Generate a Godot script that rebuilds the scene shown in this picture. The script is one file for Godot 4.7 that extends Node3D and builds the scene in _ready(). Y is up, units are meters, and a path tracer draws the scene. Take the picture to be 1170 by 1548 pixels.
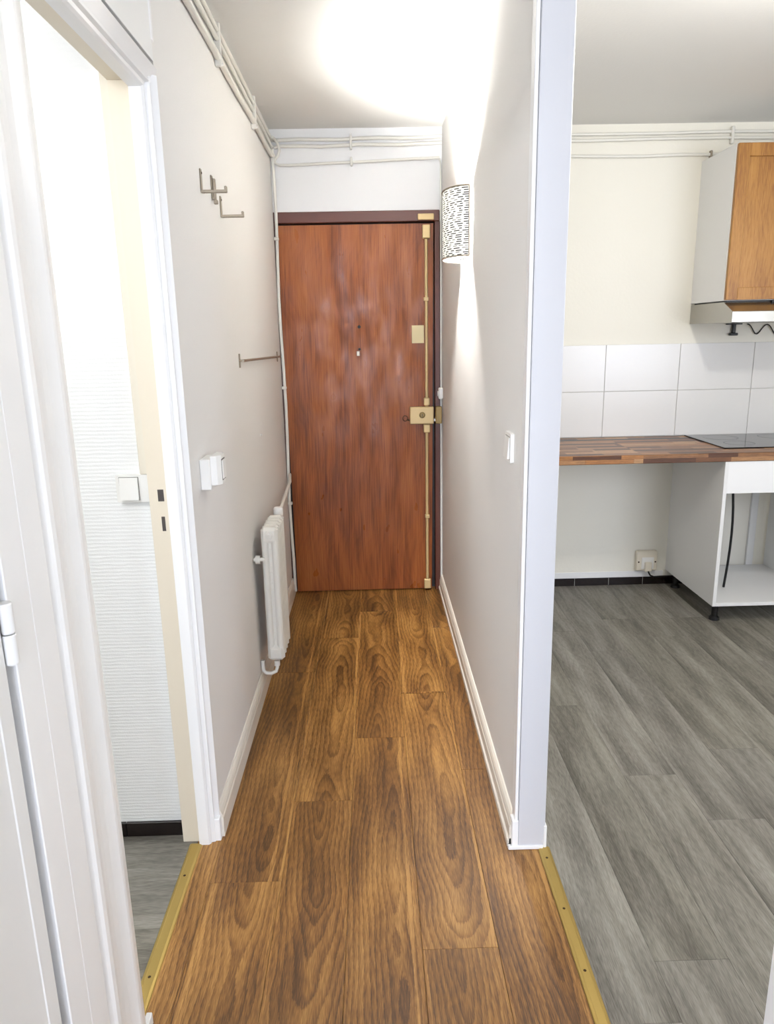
extends Node3D
# A narrow entrance hall with a brown front door, a WC doorway on the left and a kitchen opening on the right.

const ZB := -4.028      # back wall of hall and kitchen
const XL := -0.497      # hall left wall
const XR := 0.387       # hall side of the partition
const XK := 0.471       # kitchen side of the partition
const ZE := -1.811      # free end of the partition
const HC := 2.5         # ceiling height

# ---------------------------------------------------------------- mesh builder
class MB:
	var v := PackedVector3Array()
	var n := PackedVector3Array()
	var u := PackedVector2Array()

	func tri(a: Vector3, b: Vector3, c: Vector3, na: Vector3, nb: Vector3, nc: Vector3, ua := Vector2.ZERO, ub := Vector2.ZERO, uc := Vector2.ZERO) -> void:
		if (b - a).cross(c - a).dot(na + nb + nc) > 0.0:   # Godot's front faces run clockwise
			v.append_array([a, c, b]); n.append_array([na, nc, nb]); u.append_array([ua, uc, ub])
		else:
			v.append_array([a, b, c]); n.append_array([na, nb, nc]); u.append_array([ua, ub, uc])

	func quad(a: Vector3, b: Vector3, c: Vector3, d: Vector3, nn: Vector3, ua := Vector2.ZERO, ub := Vector2.ZERO, uc := Vector2.ZERO, ud := Vector2.ZERO) -> void:
		tri(a, b, c, nn, nn, nn, ua, ub, uc)
		tri(a, c, d, nn, nn, nn, ua, uc, ud)

	func box(lo: Vector3, hi: Vector3, bev := 0.0) -> MB:
		var b: float = minf(bev, 0.49 * minf(hi.x - lo.x, minf(hi.y - lo.y, hi.z - lo.z)))
		var c := (lo + hi) * 0.5
		var h := (hi - lo) * 0.5
		var ax := [Vector3.RIGHT, Vector3.UP, Vector3.BACK]
		for i in 3:
			var j := (i + 1) % 3
			var k := (i + 2) % 3
			for s in [-1.0, 1.0]:
				var o: Vector3 = c + ax[i] * h[i] * s
				var pj: Vector3 = ax[j] * (h[j] - b)
				var pk: Vector3 = ax[k] * (h[k] - b)
				quad(o - pj - pk, o + pj - pk, o + pj + pk, o - pj + pk, ax[i] * s)
		if b > 0.0:
			for i in 3:
				var j := (i + 1) % 3
				var k := (i + 2) % 3
				for sj in [-1.0, 1.0]:
					for sk in [-1.0, 1.0]:
						var e1: Vector3 = c + ax[j] * h[j] * sj + ax[k] * (h[k] - b) * sk
						var e2: Vector3 = c + ax[j] * (h[j] - b) * sj + ax[k] * h[k] * sk
						var d: Vector3 = ax[i] * (h[i] - b)
						quad(e1 - d, e1 + d, e2 + d, e2 - d, (ax[j] * sj + ax[k] * sk).normalized())
			for sx in [-1.0, 1.0]:
				for sy in [-1.0, 1.0]:
					for sz in [-1.0, 1.0]:
						var s := Vector3(sx, sy, sz)
						var q := c + h * s
						var nn := s.normalized()
						tri(q - Vector3(0, sy, sz) * b, q - Vector3(sx, 0, sz) * b, q - Vector3(sx, sy, 0) * b, nn, nn, nn)
		return self

	# polygon in the plane (ex, ey) at o, swept by ez
	func prism(poly: PackedVector2Array, o: Vector3, ex: Vector3, ey: Vector3, ez: Vector3) -> MB:
		var area := 0.0
		for i in poly.size():
			area += poly[i].cross(poly[(i + 1) % poly.size()])
		var ew := ez.normalized()
		for t in range(0, Geometry2D.triangulate_polygon(poly).size(), 3):
			var ids := Geometry2D.triangulate_polygon(poly)
			var p: Array[Vector3] = []
			for q in 3:
				p.append(o + ex * poly[ids[t + q]].x + ey * poly[ids[t + q]].y)
			tri(p[0], p[1], p[2], -ew, -ew, -ew)
			tri(p[0] + ez, p[1] + ez, p[2] + ez, ew, ew, ew)
		for i in poly.size():
			var a := poly[i]
			var b := poly[(i + 1) % poly.size()]
			var d := b - a
			var m := Vector2(d.y, -d.x) * signf(area)
			var nn := (ex * m.x + ey * m.y).normalized()
			var pa := o + ex * a.x + ey * a.y
			var pb := o + ex * b.x + ey * b.y
			quad(pa, pb, pb + ez, pa + ez, nn)
		return self

	func tube(pts: Array, r: float, sides := 10, r2 := -1.0) -> MB:
		var rings := []
		var up := Vector3.UP
		var dir0: Vector3 = (pts[1] - pts[0]).normalized()
		if absf(dir0.dot(up)) > 0.9:
			up = Vector3.RIGHT
		var side := dir0.cross(up).normalized()
		for i in pts.size():
			var dir: Vector3
			if i == 0:
				dir = dir0
			elif i == pts.size() - 1:
				dir = (pts[i] - pts[i - 1]).normalized()
			else:
				dir = ((pts[i + 1] - pts[i]).normalized() + (pts[i] - pts[i - 1]).normalized()).normalized()
			side = (side - dir * side.dot(dir)).normalized()
			var oth := dir.cross(side)
			var ring := []
			var rr := r if r2 < 0.0 else lerpf(r, r2, float(i) / (pts.size() - 1))
			for k in sides:
				var a := TAU * k / sides
				var nn := side * cos(a) + oth * sin(a)
				ring.append([pts[i] + nn * rr, nn])
			rings.append(ring)
		for i in rings.size() - 1:
			for k in sides:
				var a = rings[i][k]; var b = rings[i][(k + 1) % sides]; var c = rings[i + 1][(k + 1) % sides]; var d = rings[i + 1][k]
				tri(a[0], b[0], c[0], a[1], b[1], c[1])
				tri(a[0], c[0], d[0], a[1], c[1], d[1])
		for e in [0, rings.size() - 1]:
			var nn: Vector3 = (pts[0] - pts[1]).normalized() if e == 0 else (pts[-1] - pts[-2]).normalized()
			for k in sides:
				tri(pts[e], rings[e][k][0], rings[e][(k + 1) % sides][0], nn, nn, nn)
		return self

	# profile of (radius, height) turned about the axis at o
	func lathe(prof: Array, o: Vector3, axis := Vector3.UP, sides := 20) -> MB:
		var ex := axis.cross(Vector3.RIGHT if absf(axis.x) < 0.9 else Vector3.UP).normalized()
		var ey := axis.cross(ex)
		for i in prof.size() - 1:
			var a: Vector2 = prof[i]
			var b: Vector2 = prof[i + 1]
			var m := Vector2((b - a).y, -(b - a).x).normalized()
			for k in sides:
				var c0 := ex * cos(TAU * k / sides) + ey * sin(TAU * k / sides)
				var c1 := ex * cos(TAU * (k + 1) / sides) + ey * sin(TAU * (k + 1) / sides)
				var n0 := c0 * m.x + axis * m.y
				var n1 := c1 * m.x + axis * m.y
				var p0 := o + c0 * a.x + axis * a.y; var p1 := o + c1 * a.x + axis * a.y
				var p2 := o + c1 * b.x + axis * b.y; var p3 := o + c0 * b.x + axis * b.y
				if a.x > 0.0:
					tri(p0, p1, p2, n0, n1, n1)
				if b.x > 0.0:
					tri(p0, p2, p3, n0, n1, n0)
		return self

	func mesh(off := Vector3.ZERO) -> ArrayMesh:
		var w := PackedVector3Array()
		w.resize(v.size())
		for i in v.size():
			w[i] = v[i] - off
		var a := []
		a.resize(Mesh.ARRAY_MAX)
		a[Mesh.ARRAY_VERTEX] = w
		a[Mesh.ARRAY_NORMAL] = n
		a[Mesh.ARRAY_TEX_UV] = u
		var m := ArrayMesh.new()
		m.add_surface_from_arrays(Mesh.PRIMITIVE_TRIANGLES, a)
		return m

# ---------------------------------------------------------------- naming
var used := {}

func numbered(called: String) -> String:
	var k: int = used.get(called, -1) + 1
	used[called] = k
	return called if k == 0 else "%s_%03d" % [called, k]

func tag(o: Node, label: String, category: String, group := "") -> Node:
	o.set_meta("label", label)
	o.set_meta("category", category)
	if group:
		o.set_meta("group", group)
	return o

func thing(called: String, label: String, category: String, at := Vector3.ZERO, group := "") -> Node3D:
	var o := Node3D.new()
	o.name = numbered(called)
	o.position = at
	add_child(o)
	tag(o, label, category, group)
	return o

# one mesh built in world coordinates: a part of t, or a top-level object of its own when t is null
func obj(called: String, mb: MB, m: Material, t: Node3D = null, off := Vector3.INF) -> MeshInstance3D:
	var o := MeshInstance3D.new()
	var at := Vector3.ZERO
	if t == null:
		o.name = numbered(called)
		if off != Vector3.INF:
			at = off
			o.position = off
		add_child(o)
	else:
		o.name = called
		at = t.position
		var q := t.get_parent()
		if q is Node3D and q != self:
			at += q.position
		t.add_child(o, true)
	o.mesh = mb.mesh(at)
	o.material_override = m
	return o

func solo(called: String, mb: MB, m: Material, label: String, category: String, at: Vector3, group := "") -> MeshInstance3D:
	var o := obj(called, mb, m, null, at)
	tag(o, label, category, group)
	return o

func struct_(called: String, mb: MB, m: Material, label: String, category: String) -> MeshInstance3D:
	var o := obj(called, mb, m)
	o.set_meta("kind", "structure")
	tag(o, label, category)
	return o

func struct_root(called: String, label: String, category: String, at := Vector3.ZERO) -> Node3D:
	var o := thing(called, label, category, at)
	o.set_meta("kind", "structure")
	return o

func V(x: float, y: float, z: float) -> Vector3:
	return Vector3(x, y, z)

func BX(x0: float, x1: float, y0: float, y1: float, z0: float, z1: float, bev := 0.0) -> MB:
	return MB.new().box(Vector3(x0, y0, z0), Vector3(x1, y1, z1), bev)

# ---------------------------------------------------------------- materials
func mat(c: Color, rough := 0.6, metal := 0.0) -> StandardMaterial3D:
	var m := StandardMaterial3D.new()
	m.albedo_color = c
	m.roughness = rough
	m.metallic = metal
	return m

func rgb(r: int, g: int, b: int) -> Color:
	return Color8(r, g, b)

func tri_map(m: StandardMaterial3D, sx: float, sy: float, sz := -1.0) -> void:
	m.uv1_triplanar = true
	m.uv1_world_triplanar = true
	m.uv1_triplanar_sharpness = 8.0
	m.uv1_scale = Vector3(sx, sy, sx if sz < 0.0 else sz)

func relief(m: StandardMaterial3D, im: Image, bump: float, size_m: float) -> void:
	im.bump_map_to_normal_map(bump)
	m.normal_enabled = true
	m.normal_texture = ImageTexture.create_from_image(im)
	m.normal_scale = 1.0
	tri_map(m, 1.0 / size_m, 1.0 / size_m)

func weave_image(n: int, per: int, sd: int) -> Image:
	var im := Image.create(n, n, false, Image.FORMAT_RF)
	var fn := FastNoiseLite.new()
	fn.seed = sd
	fn.frequency = 0.11
	for y in n:
		for x in n:
			var a := sin(TAU * x * per / n)
			var b := sin(TAU * y * per / n)
			im.set_pixel(x, y, Color(0.5 + 0.18 * a * b + 0.3 * fn.get_noise_2d(x, y), 0, 0))
	return im

func rib_image(n: int, per: int, sd: int) -> Image:
	var im := Image.create(n, n, false, Image.FORMAT_RF)
	var fn := FastNoiseLite.new()
	fn.seed = sd
	fn.frequency = 0.02
	for y in n:
		for x in n:
			var w := 1.6 * fn.get_noise_2d(x * 0.5, y * 2.0)
			var s := sin(TAU * y * per / n + w)
			im.set_pixel(x, y, Color(0.5 + 0.4 * signf(s) * pow(absf(s), 0.6) + 0.25 * fn.get_noise_2d(x * 5.0, y * 5.0), 0, 0))
	return im

func noise_image(n: int, freq: float, sd: int) -> Image:
	var im := Image.create(n, n, false, Image.FORMAT_RF)
	var fn := FastNoiseLite.new()
	fn.seed = sd
	fn.frequency = freq
	fn.fractal_octaves = 4
	for y in n:
		for x in n:
			im.set_pixel(x, y, Color(0.5 + 0.5 * fn.get_noise_2d(x, y), 0, 0))
	return im

# Sawn wood: growth rings cut by the board. cols boards side by side, each width_m by length_m; grain along the image's y.
func wood(cols: int, cw: int, h: int, width_m: float, length_m: float, pal: Array, sd: int, rings := 130.0, cath := 1.0, pore := 0.35, ringy := 0.62, streak := 0.0, blotch := 0.0, pu := 500.0, pt := 20.0) -> ImageTexture:
	var w := cols * cw
	var data := PackedByteArray()
	data.resize(w * h * 3)
	var slow := FastNoiseLite.new()
	slow.seed = sd
	slow.frequency = 1.0
	slow.fractal_octaves = 2
	var fine := FastNoiseLite.new()
	fine.seed = sd + 7
	fine.frequency = 1.0
	fine.fractal_octaves = 2
	var rng := RandomNumberGenerator.new()
	rng.seed = sd * 31 + 5
	var c0: Color = pal[0]
	var c1: Color = pal[1]
	var c2: Color = pal[2]
	for c in cols:
		var uc := rng.randf_range(-0.28, 0.28) * width_m
		var base := rng.randf_range(0.026, 0.05)
		var tone := rng.randf_range(-0.10, 0.10)
		var ph := rng.randf() * 40.0
		var sap := rng.randf_range(0.36, 0.47) * (1.0 if rng.randf() > 0.5 else -1.0)
		for y in h:
			var t := float(y) / h * length_m
			var d := base + cath * 0.045 * slow.get_noise_2d(ph, t * 1.1) + cath * 0.006 * slow.get_noise_2d(ph + 50.0, t * 4.0)
			var mid := uc + 0.10 * width_m * slow.get_noise_2d(ph + 9.0, t * 1.3)
			var sapw := 0.03 + 0.03 * slow.get_noise_2d(ph + 77.0, t * 2.2)
			for x in cw:
				var ux := (float(x) / cw - 0.5) * width_m
				var dx := ux - mid
				var wob := slow.get_noise_3d(ux * 14.0, t * 2.6, ph)
				var r := sqrt(dx * dx + d * d) * rings + wob * 0.5 + 0.10 * fine.get_noise_2d(ux * 300.0, t * 60.0 + ph)
				var f := r - floorf(r)
				var ring := f * f * (1.0 - smoothstep(0.86, 1.0, f))
				var p := fine.get_noise_2d(ux * pu + ph * 30.0, t * pt)
				var broad := slow.get_noise_3d(ux * 9.0 + 100.0, t * 1.6, ph)
				var k := 0.5 + tone + 0.42 * broad - ringy * (ring - 0.25) + pore * p
				if blotch > 0.0:
					k += blotch * fine.get_noise_2d(ux * 26.0 + ph * 7.0, t * 2.4)
				if streak > 0.0 and absf(ux / width_m - sap) < sapw:
					k += streak
				k = clampf(k, 0.0, 1.0)
				var col := c0.lerp(c1, k * 2.0) if k < 0.5 else c1.lerp(c2, k * 2.0 - 1.0)
				var at := (y * w + c * cw + x) * 3
				data[at] = int(col.r * 255.0)
				data[at + 1] = int(col.g * 255.0)
				data[at + 2] = int(col.b * 255.0)
	var im := Image.create_from_data(w, h, false, Image.FORMAT_RGB8, data)
	return ImageTexture.create_from_image(im)

# short glued staves running along the image's x
func stave_texture(w: int, h: int, rows: int, sd: int) -> ImageTexture:
	var im := Image.create(w, h, false, Image.FORMAT_RGB8)
	var rng := RandomNumberGenerator.new()
	rng.seed = sd
	var fn := FastNoiseLite.new()
	fn.seed = sd
	fn.frequency = 1.0
	fn.fractal_octaves = 3
	var pal := [rgb(158, 116, 76), rgb(132, 92, 58), rgb(84, 50, 28), rgb(176, 134, 92), rgb(112, 72, 42), rgb(156, 106, 60)]
	var rh := h / rows
	for r in rows:
		var x := -rng.randi_range(0, 60)
		while x < w:
			var ln := rng.randi_range(110, 330)
			var c: Color = pal[rng.randi() % pal.size()]
			var ph := rng.randf() * 90.0
			for xx in range(maxi(x, 0), mini(x + ln, w)):
				for yy in range(r * rh, (r + 1) * rh):
					var g := 1.0 + 0.22 * fn.get_noise_2d(xx * 0.012 + ph, yy * 0.33) + 0.12 * fn.get_noise_2d(xx * 0.05 + ph, yy * 1.1)
					if xx == x or yy == r * rh:
						g *= 0.75
					im.set_pixel(xx, yy, Color(c.r * g, c.g * g, c.b * g))
			x += ln
	return ImageTexture.create_from_image(im)

# dashed print of the lamp shade
func shade_texture() -> ImageTexture:
	var im := Image.create(512, 512, false, Image.FORMAT_RGB8)
	im.fill(rgb(250, 250, 246))
	var rng := RandomNumberGenerator.new()
	rng.seed = 11
	for r in 32:
		var x := rng.randi_range(0, 12)
		while x < 512:
			var ln := rng.randi_range(18, 46)
			var y := r * 16 + rng.randi_range(0, 3)
			im.fill_rect(Rect2i(x, y, ln, 7), rgb(22, 21, 23) if rng.randf() > 0.2 else rgb(140, 138, 138))
			x += ln + rng.randi_range(12, 26)
	return ImageTexture.create_from_image(im)

func make_plank(length: float, width: float, thick: float, uv: Rect2, along_x := false) -> ArrayMesh:
	# top centred on the origin, grain along z (or x)
	var mb := MB.new()
	var b := 0.0007
	var hx := width * 0.5
	var hz := length * 0.5
	var P := func(x: float, y: float, z: float) -> Vector3: return Vector3(z, y, x) if along_x else Vector3(x, y, z)
	var T := func(x: float, z: float) -> Vector2: return Vector2(uv.position.x + uv.size.x * (x / width + 0.5), uv.position.y + uv.size.y * (z / length + 0.5))
	var tx := hx - b
	var tz := hz - b
	mb.quad(P.call(-tx, 0, -tz), P.call(tx, 0, -tz), P.call(tx, 0, tz), P.call(-tx, 0, tz), Vector3.UP, T.call(-tx, -tz), T.call(tx, -tz), T.call(tx, tz), T.call(-tx, tz))
	for s in [-1.0, 1.0]:
		var nx: Vector3 = P.call(s * 0.7, 0.7, 0.0)
		mb.quad(P.call(s * tx, 0, -tz), P.call(s * tx, 0, tz), P.call(s * hx, -b, hz), P.call(s * hx, -b, -hz), nx, T.call(s * tx, -tz), T.call(s * tx, tz), T.call(s * hx, hz), T.call(s * hx, -hz))
		mb.quad(P.call(s * hx, -b, -hz), P.call(s * hx, -b, hz), P.call(s * hx, -thick, hz), P.call(s * hx, -thick, -hz), P.call(s, 0.0, 0.0), T.call(s * hx, -hz), T.call(s * hx, hz), T.call(s * hx, hz), T.call(s * hx, -hz))
		var nz: Vector3 = P.call(0.0, 0.7, s * 0.7)
		mb.quad(P.call(-tx, 0, s * tz), P.call(tx, 0, s * tz), P.call(hx, -b, s * hz), P.call(-hx, -b, s * hz), nz, T.call(-tx, s * tz), T.call(tx, s * tz), T.call(hx, s * hz), T.call(-hx, s * hz))
		mb.quad(P.call(-hx, -b, s * hz), P.call(hx, -b, s * hz), P.call(hx, -thick, s * hz), P.call(-hx, -thick, s * hz), P.call(0.0, 0.0, s), T.call(-hx, s * hz), T.call(hx, s * hz), T.call(hx, s * hz), T.call(-hx, s * hz))
	return mb.mesh()

func lay_plank(parent: Node3D, mesh: Mesh, m: Material, at: Vector3) -> void:
	var o := MeshInstance3D.new()
	o.name = "floor_plank"
	o.mesh = mesh
	o.material_override = m
	o.position = at - parent.position
	parent.add_child(o, true)

func omni(called: String, at: Vector3, e: float, c: Color, size: float) -> void:
	var l := OmniLight3D.new()
	l.name = called
	l.position = at
	l.light_energy = e
	l.light_color = c
	l.light_size = size
	l.omni_range = 14.0
	l.omni_attenuation = 2.0
	l.shadow_enabled = true
	add_child(l)

# ---------------------------------------------------------------- scene
var M := {}

func _ready() -> void:
	# camera, sky, light, exposure
	var cam := Camera3D.new()
	cam.name = "camera"
	cam.position = Vector3(0, 1.4659, 0)
	cam.rotation = Vector3(-0.2405, -0.0167, -0.0197)
	cam.fov = 71.01
	cam.keep_aspect = Camera3D.KEEP_HEIGHT
	cam.near = 0.02
	cam.current = true
	add_child(cam)
	var env := Environment.new()
	env.background_mode = Environment.BG_SKY
	var sky := Sky.new()
	var sm := ProceduralSkyMaterial.new()
	sm.sky_top_color = rgb(150, 185, 235)
	sm.sky_horizon_color = rgb(225, 232, 242)
	sm.ground_bottom_color = rgb(120, 118, 112)
	sm.ground_horizon_color = rgb(200, 200, 198)
	sky.sky_material = sm
	env.sky = sky
	env.background_energy_multiplier = 1.0
	env.tonemap_mode = Environment.TONE_MAPPER_LINEAR
	env.tonemap_exposure = 1.32
	env.sdfgi_enabled = true
	env.ssao_enabled = true
	env.ssil_enabled = true
	var we := WorldEnvironment.new()
	we.name = "environment"
	we.environment = env
	add_child(we)
	var day := AreaLight3D.new()      # daylight coming in at the living room window
	day.name = "window_daylight"
	day.position = Vector3(-0.5, 1.55, 4.42)
	day.area_size = Vector2(2.6, 1.7)
	day.light_energy = 21.5
	day.light_color = rgb(226, 234, 252)
	day.shadow_enabled = true
	add_child(day)
	var day2 := AreaLight3D.new()     # daylight coming in at the kitchen window
	day2.name = "kitchen_window_daylight"
	day2.position = Vector3(2.65, 1.5, -0.16)
	day2.area_size = Vector2(1.3, 1.3)
	day2.light_energy = 3.8
	day2.light_color = rgb(230, 237, 255)
	day2.shadow_enabled = true
	add_child(day2)
	omni("sconce_bulb_light", V(0.338, 1.935, -3.01), 2.3, rgb(253, 251, 248), 0.03)
	omni("kitchen_lamp_light", V(1.35, 2.36, -2.0), 0.80, rgb(255, 250, 244), 0.06)
	omni("toilet_lamp_light", V(-1.45, 2.1, -0.8), 0.62, rgb(250, 251, 255), 0.05)

	materials()
	shell()
	doors()
	hall_things()
	pipes()
	kitchen()
	off_frame()

func materials() -> void:
	M.white = mat(rgb(230, 230, 228), 0.42)
	M.frame = mat(rgb(238, 238, 237), 0.35)
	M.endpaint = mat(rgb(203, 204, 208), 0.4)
	M.cream = mat(rgb(226, 218, 200), 0.45)
	M.rebate = mat(rgb(227, 217, 197), 0.4)
	M.base = mat(rgb(226, 220, 208), 0.4)
	M.ceil = mat(rgb(232, 231, 227), 0.9)
	M.kwall = mat(rgb(234, 231, 219), 0.85)
	M.plast = mat(rgb(238, 237, 232), 0.35)
	M.pipe = mat(rgb(228, 226, 217), 0.38)
	M.hall = mat(rgb(231, 229, 225), 0.62)
	relief(M.hall, weave_image(256, 32, 3), 2.2, 0.12)
	M.wc = mat(rgb(240, 241, 239), 0.75)
	relief(M.wc, rib_image(512, 29, 5), 1.0, 0.30)
	relief(M.ceil, noise_image(256, 0.06, 8), 0.35, 0.25)
	relief(M.kwall, noise_image(256, 0.05, 9), 0.4, 0.3)
	M.tile = mat(rgb(221, 220, 217), 0.22)
	M.grout = mat(rgb(205, 203, 196), 0.9)
	M.black_tile = mat(rgb(24, 15, 13), 0.25)
	M.brass = mat(rgb(184, 158, 92), 0.4, 0.75)
	M.screw = mat(rgb(70, 52, 30), 0.5, 0.6)
	M.nickel = mat(rgb(158, 148, 132), 0.38, 0.75)
	M.steel = mat(rgb(176, 174, 168), 0.22, 0.95)
	M.gold = mat(rgb(202, 178, 128), 0.42, 0.25)
	M.olive = mat(rgb(134, 112, 66), 0.4, 0.4)
	M.dark = mat(rgb(28, 25, 24), 0.5)
	M.black = mat(rgb(12, 12, 12), 0.4)
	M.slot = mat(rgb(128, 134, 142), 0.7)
	M.glass = mat(rgb(10, 10, 11), 0.06)
	M.glass.metallic_specular = 0.5
	M.oak = mat(Color.WHITE, 0.42)
	M.oak.albedo_texture = wood(4, 224, 1536, 0.187, 1.31, [rgb(68, 41, 15), rgb(126, 86, 38), rgb(178, 133, 72)], 21, 80.0, 1.3, 0.36, 0.46, 0.30, 0.12)
	M.grey = mat(Color.WHITE, 0.5)
	M.grey.albedo_texture = wood(4, 160, 1024, 0.184, 1.22, [rgb(88, 84, 76), rgb(128, 124, 115), rgb(160, 156, 146)], 44, 60.0, 1.0, 0.34, 0.22, 0.0, 0.22, 420.0, 22.0)
	M.veneer = mat(Color.WHITE, 0.30)
	M.veneer.albedo_texture = wood(1, 512, 1024, 0.9, 2.1, [rgb(100, 49, 17), rgb(140, 76, 31), rgb(158, 94, 44)], 63, 30.0, 0.12, 0.5, 0.14, 0.0, 0.16, 240.0, 3.0)
	tri_map(M.veneer, 1.0 / 0.9, 1.0 / 2.1)
	M.veneer.uv1_offset = Vector3(0.56, 0, 0)
	var rn := noise_image(256, 0.03, 17)
	for y in 256:
		for x in 256:
			var q := rn.get_pixel(x, y).r
			rn.set_pixel(x, y, Color(0.5 + (q - 0.5) * 0.55, 0, 0))
	M.veneer.roughness_texture = ImageTexture.create_from_image(rn)
	M.veneer.roughness_texture_channel = BaseMaterial3D.TEXTURE_CHANNEL_RED
	M.veneer.roughness = 0.8
	M.veneer.metallic_specular = 0.4
	M.jambwood = mat(rgb(84, 42, 28), 0.4)
	M.cabdoor = mat(Color.WHITE, 0.4)
	M.cabdoor.albedo_texture = wood(2, 160, 768, 0.3, 0.72, [rgb(132, 84, 32), rgb(168, 118, 52), rgb(182, 134, 68)], 81, 60.0, 0.6, 0.4, 0.25, 0.0, 0.0, 380.0, 12.0)
	tri_map(M.cabdoor, 1.0 / 0.6, 1.0 / 0.72)
	M.cabdoor.uv1_offset = Vector3(0.1, 0.7778, 0)
	M.stave = mat(Color.WHITE, 0.38)
	M.stave.albedo_texture = stave_texture(1024, 512, 26, 5)
	tri_map(M.stave, 1.0 / 1.3, 1.0 / 0.65)
	M.shade = mat(Color.WHITE, 0.8)
	M.shade.albedo_texture = shade_texture()
	M.shade.backlight_enabled = true
	M.shade.backlight = Color(0.55, 0.55, 0.54)

# ---------------------------------------------------------------- room shell
func shell() -> void:
	struct_("ceiling", BX(-2.6, 3.6, HC, HC + 0.1, ZB - 0.2, 4.8), M.ceil, "matte off-white ceiling over hall and kitchen", "ceiling")
	# back wall shared by hall and kitchen, with the front door's opening
	var wb := MB.new()
	wb.box(V(-0.7, 0, ZB - 0.12), V(-0.502, HC, ZB))
	wb.box(V(-0.502, 2.102, ZB - 0.12), V(0.375, HC, ZB))
	wb.box(V(0.375, 0, ZB - 0.12), V(0.45, HC, ZB))
	struct_("wall_back", wb, M.frame, "white painted wall above the brown front door", "wall")
	var kb := struct_("wall_kitchen", BX(0.45, 3.5, 0, HC, ZB - 0.12, ZB), M.kwall, "off-white kitchen wall behind the worktop and cabinets", "wall")
	obj("grout_bed", BX(0.475, 2.53, 0.885, 1.394, ZB, ZB + 0.003), M.grout, kb)
	for r in 2:
		for c in 5:
			var x0 := 0.4655 + 0.4125 * c
			var y0 := 0.8865 + 0.2545 * r
			obj("wall_tile", BX(maxf(x0, 0.473) + 0.0013, x0 + 0.4112, y0 + 0.0013, y0 + 0.2532, ZB + 0.001, ZB + 0.008, 0.0012), M.tile, kb)
	for c in 14:
		var x0 := 0.565 + 0.203 * c - 0.203
		obj("plinth_tile", BX(maxf(x0, 0.474) + 0.0015, x0 + 0.2015, 0.0, 0.046, ZB, ZB + 0.010, 0.001), M.black_tile, kb)
	obj("plinth_joint", BX(0.473, 3.4, 0.0, 0.044, ZB, ZB + 0.006), M.grout, kb)
	obj("lower_band", BX(0.473, 1.70, 0.046, 0.082, ZB, ZB + 0.006, 0.001), M.frame, kb)
	# hall left wall and the partition
	struct_("wall_left", BX(XL - 0.1, XL, 0, HC, ZB, -1.9), M.hall, "pale grey papered hall wall with the coat hooks", "wall")
	struct_("wall_right", BX(XR, XK, 0, HC, ZB, ZE), M.hall, "pale grey papered partition carrying the lit sconce", "wall")
	var pe := struct_root("trim_1", "white painted end board of the partition between hall and kitchen", "trim", V(0.43, 0, ZE))
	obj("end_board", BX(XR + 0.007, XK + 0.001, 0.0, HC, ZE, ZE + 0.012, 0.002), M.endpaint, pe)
	obj("corner_bead", BX(XR - 0.004, XR + 0.006, 0.09, HC, ZE - 0.03, ZE + 0.010, 0.002), M.frame, pe)
	obj("plinth_block", BX(XR - 0.012, XR + 0.0065, 0.0, 0.095, ZE - 0.02, ZE + 0.014, 0.002), M.frame, pe)
	obj("plinth_foot", BX(XR - 0.022, XK - 0.004, 0.0, 0.012, ZE + 0.004, ZE + 0.018, 0.002), M.frame, pe)
	obj("plinth_end", BX(XK - 0.003, XK + 0.006, 0.0, 0.075, ZE - 0.02, ZE + 0.014, 0.002), M.frame, pe)
	# baseboards: moulded profile (distance from the wall, height)
	var prof := PackedVector2Array([Vector2(0, 0), Vector2(0.017, 0), Vector2(0.017, 0.062), Vector2(0.014, 0.068), Vector2(0.014, 0.076), Vector2(0.010, 0.086), Vector2(0.004, 0.093), Vector2(0, 0.094)])
	var bl := MB.new().prism(prof, V(XL, 0, -1.893), Vector3.RIGHT, Vector3.UP, V(0, 0, ZB + 0.002 + 1.893))
	struct_("baseboard_left", bl, M.base, "cream moulded baseboard under the radiator along the left hall wall", "baseboard")
	var br := MB.new().prism(prof, V(XR, 0, ZE), Vector3.LEFT, Vector3.UP, V(0, 0, ZB + 0.002 - ZE))
	br.prism(PackedVector2Array([Vector2(0, 0), Vector2(0.0225, 0), Vector2(0.0225, 0.020), Vector2(0.017, 0.026), Vector2(0, 0.026)]), V(XR, 0, ZE), Vector3.LEFT, Vector3.UP, V(0, 0, ZB + 0.002 - ZE))
	struct_("baseboard_right", br, M.base, "cream moulded baseboard along the foot of the partition", "baseboard")
	# wall stub on this side of the kitchen opening
	struct_("wall_right", BX(XR, XK, 0, HC, -0.584, 0.5), M.frame, "white wall end on the near side of the kitchen opening", "wall")
	# toilet
	var wt := struct_("wall_toilet", BX(-2.2, -0.575, 0, HC, -2.0, -1.913), M.wc, "white ribbed wallpaper wall seen through the left doorway", "wall")
	for c in 8:
		obj("plinth_tile", BX(-2.2 + 0.203 * c + 0.0015, minf(-2.2 + 0.203 * (c + 1), -0.597), 0.0, 0.047, -1.913, -1.904, 0.001), M.black_tile, wt)
	struct_("wall_toilet", BX(-2.3, -2.2, 0, HC, -2.0, 0.1), M.wc, "far side wall of the toilet, out of the picture", "wall")
	struct_("wall_toilet", BX(-2.2, -0.6, 0, HC, 0.0, 0.1), M.wc, "near wall of the toilet, out of the picture", "wall")
	struct_("wall_left", BX(-0.6, -0.53, 0, HC, -1.20, 0.5), M.frame, "white wall behind the cupboard door at the left", "wall")
	# floors
	var f1 := struct_root("floor", "brown oak laminate floor of the hall", "floor")
	obj("subfloor", BX(-0.56, 0.47, -0.05, -0.0082, ZB - 0.1, 0.5), M.dark, f1)
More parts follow.
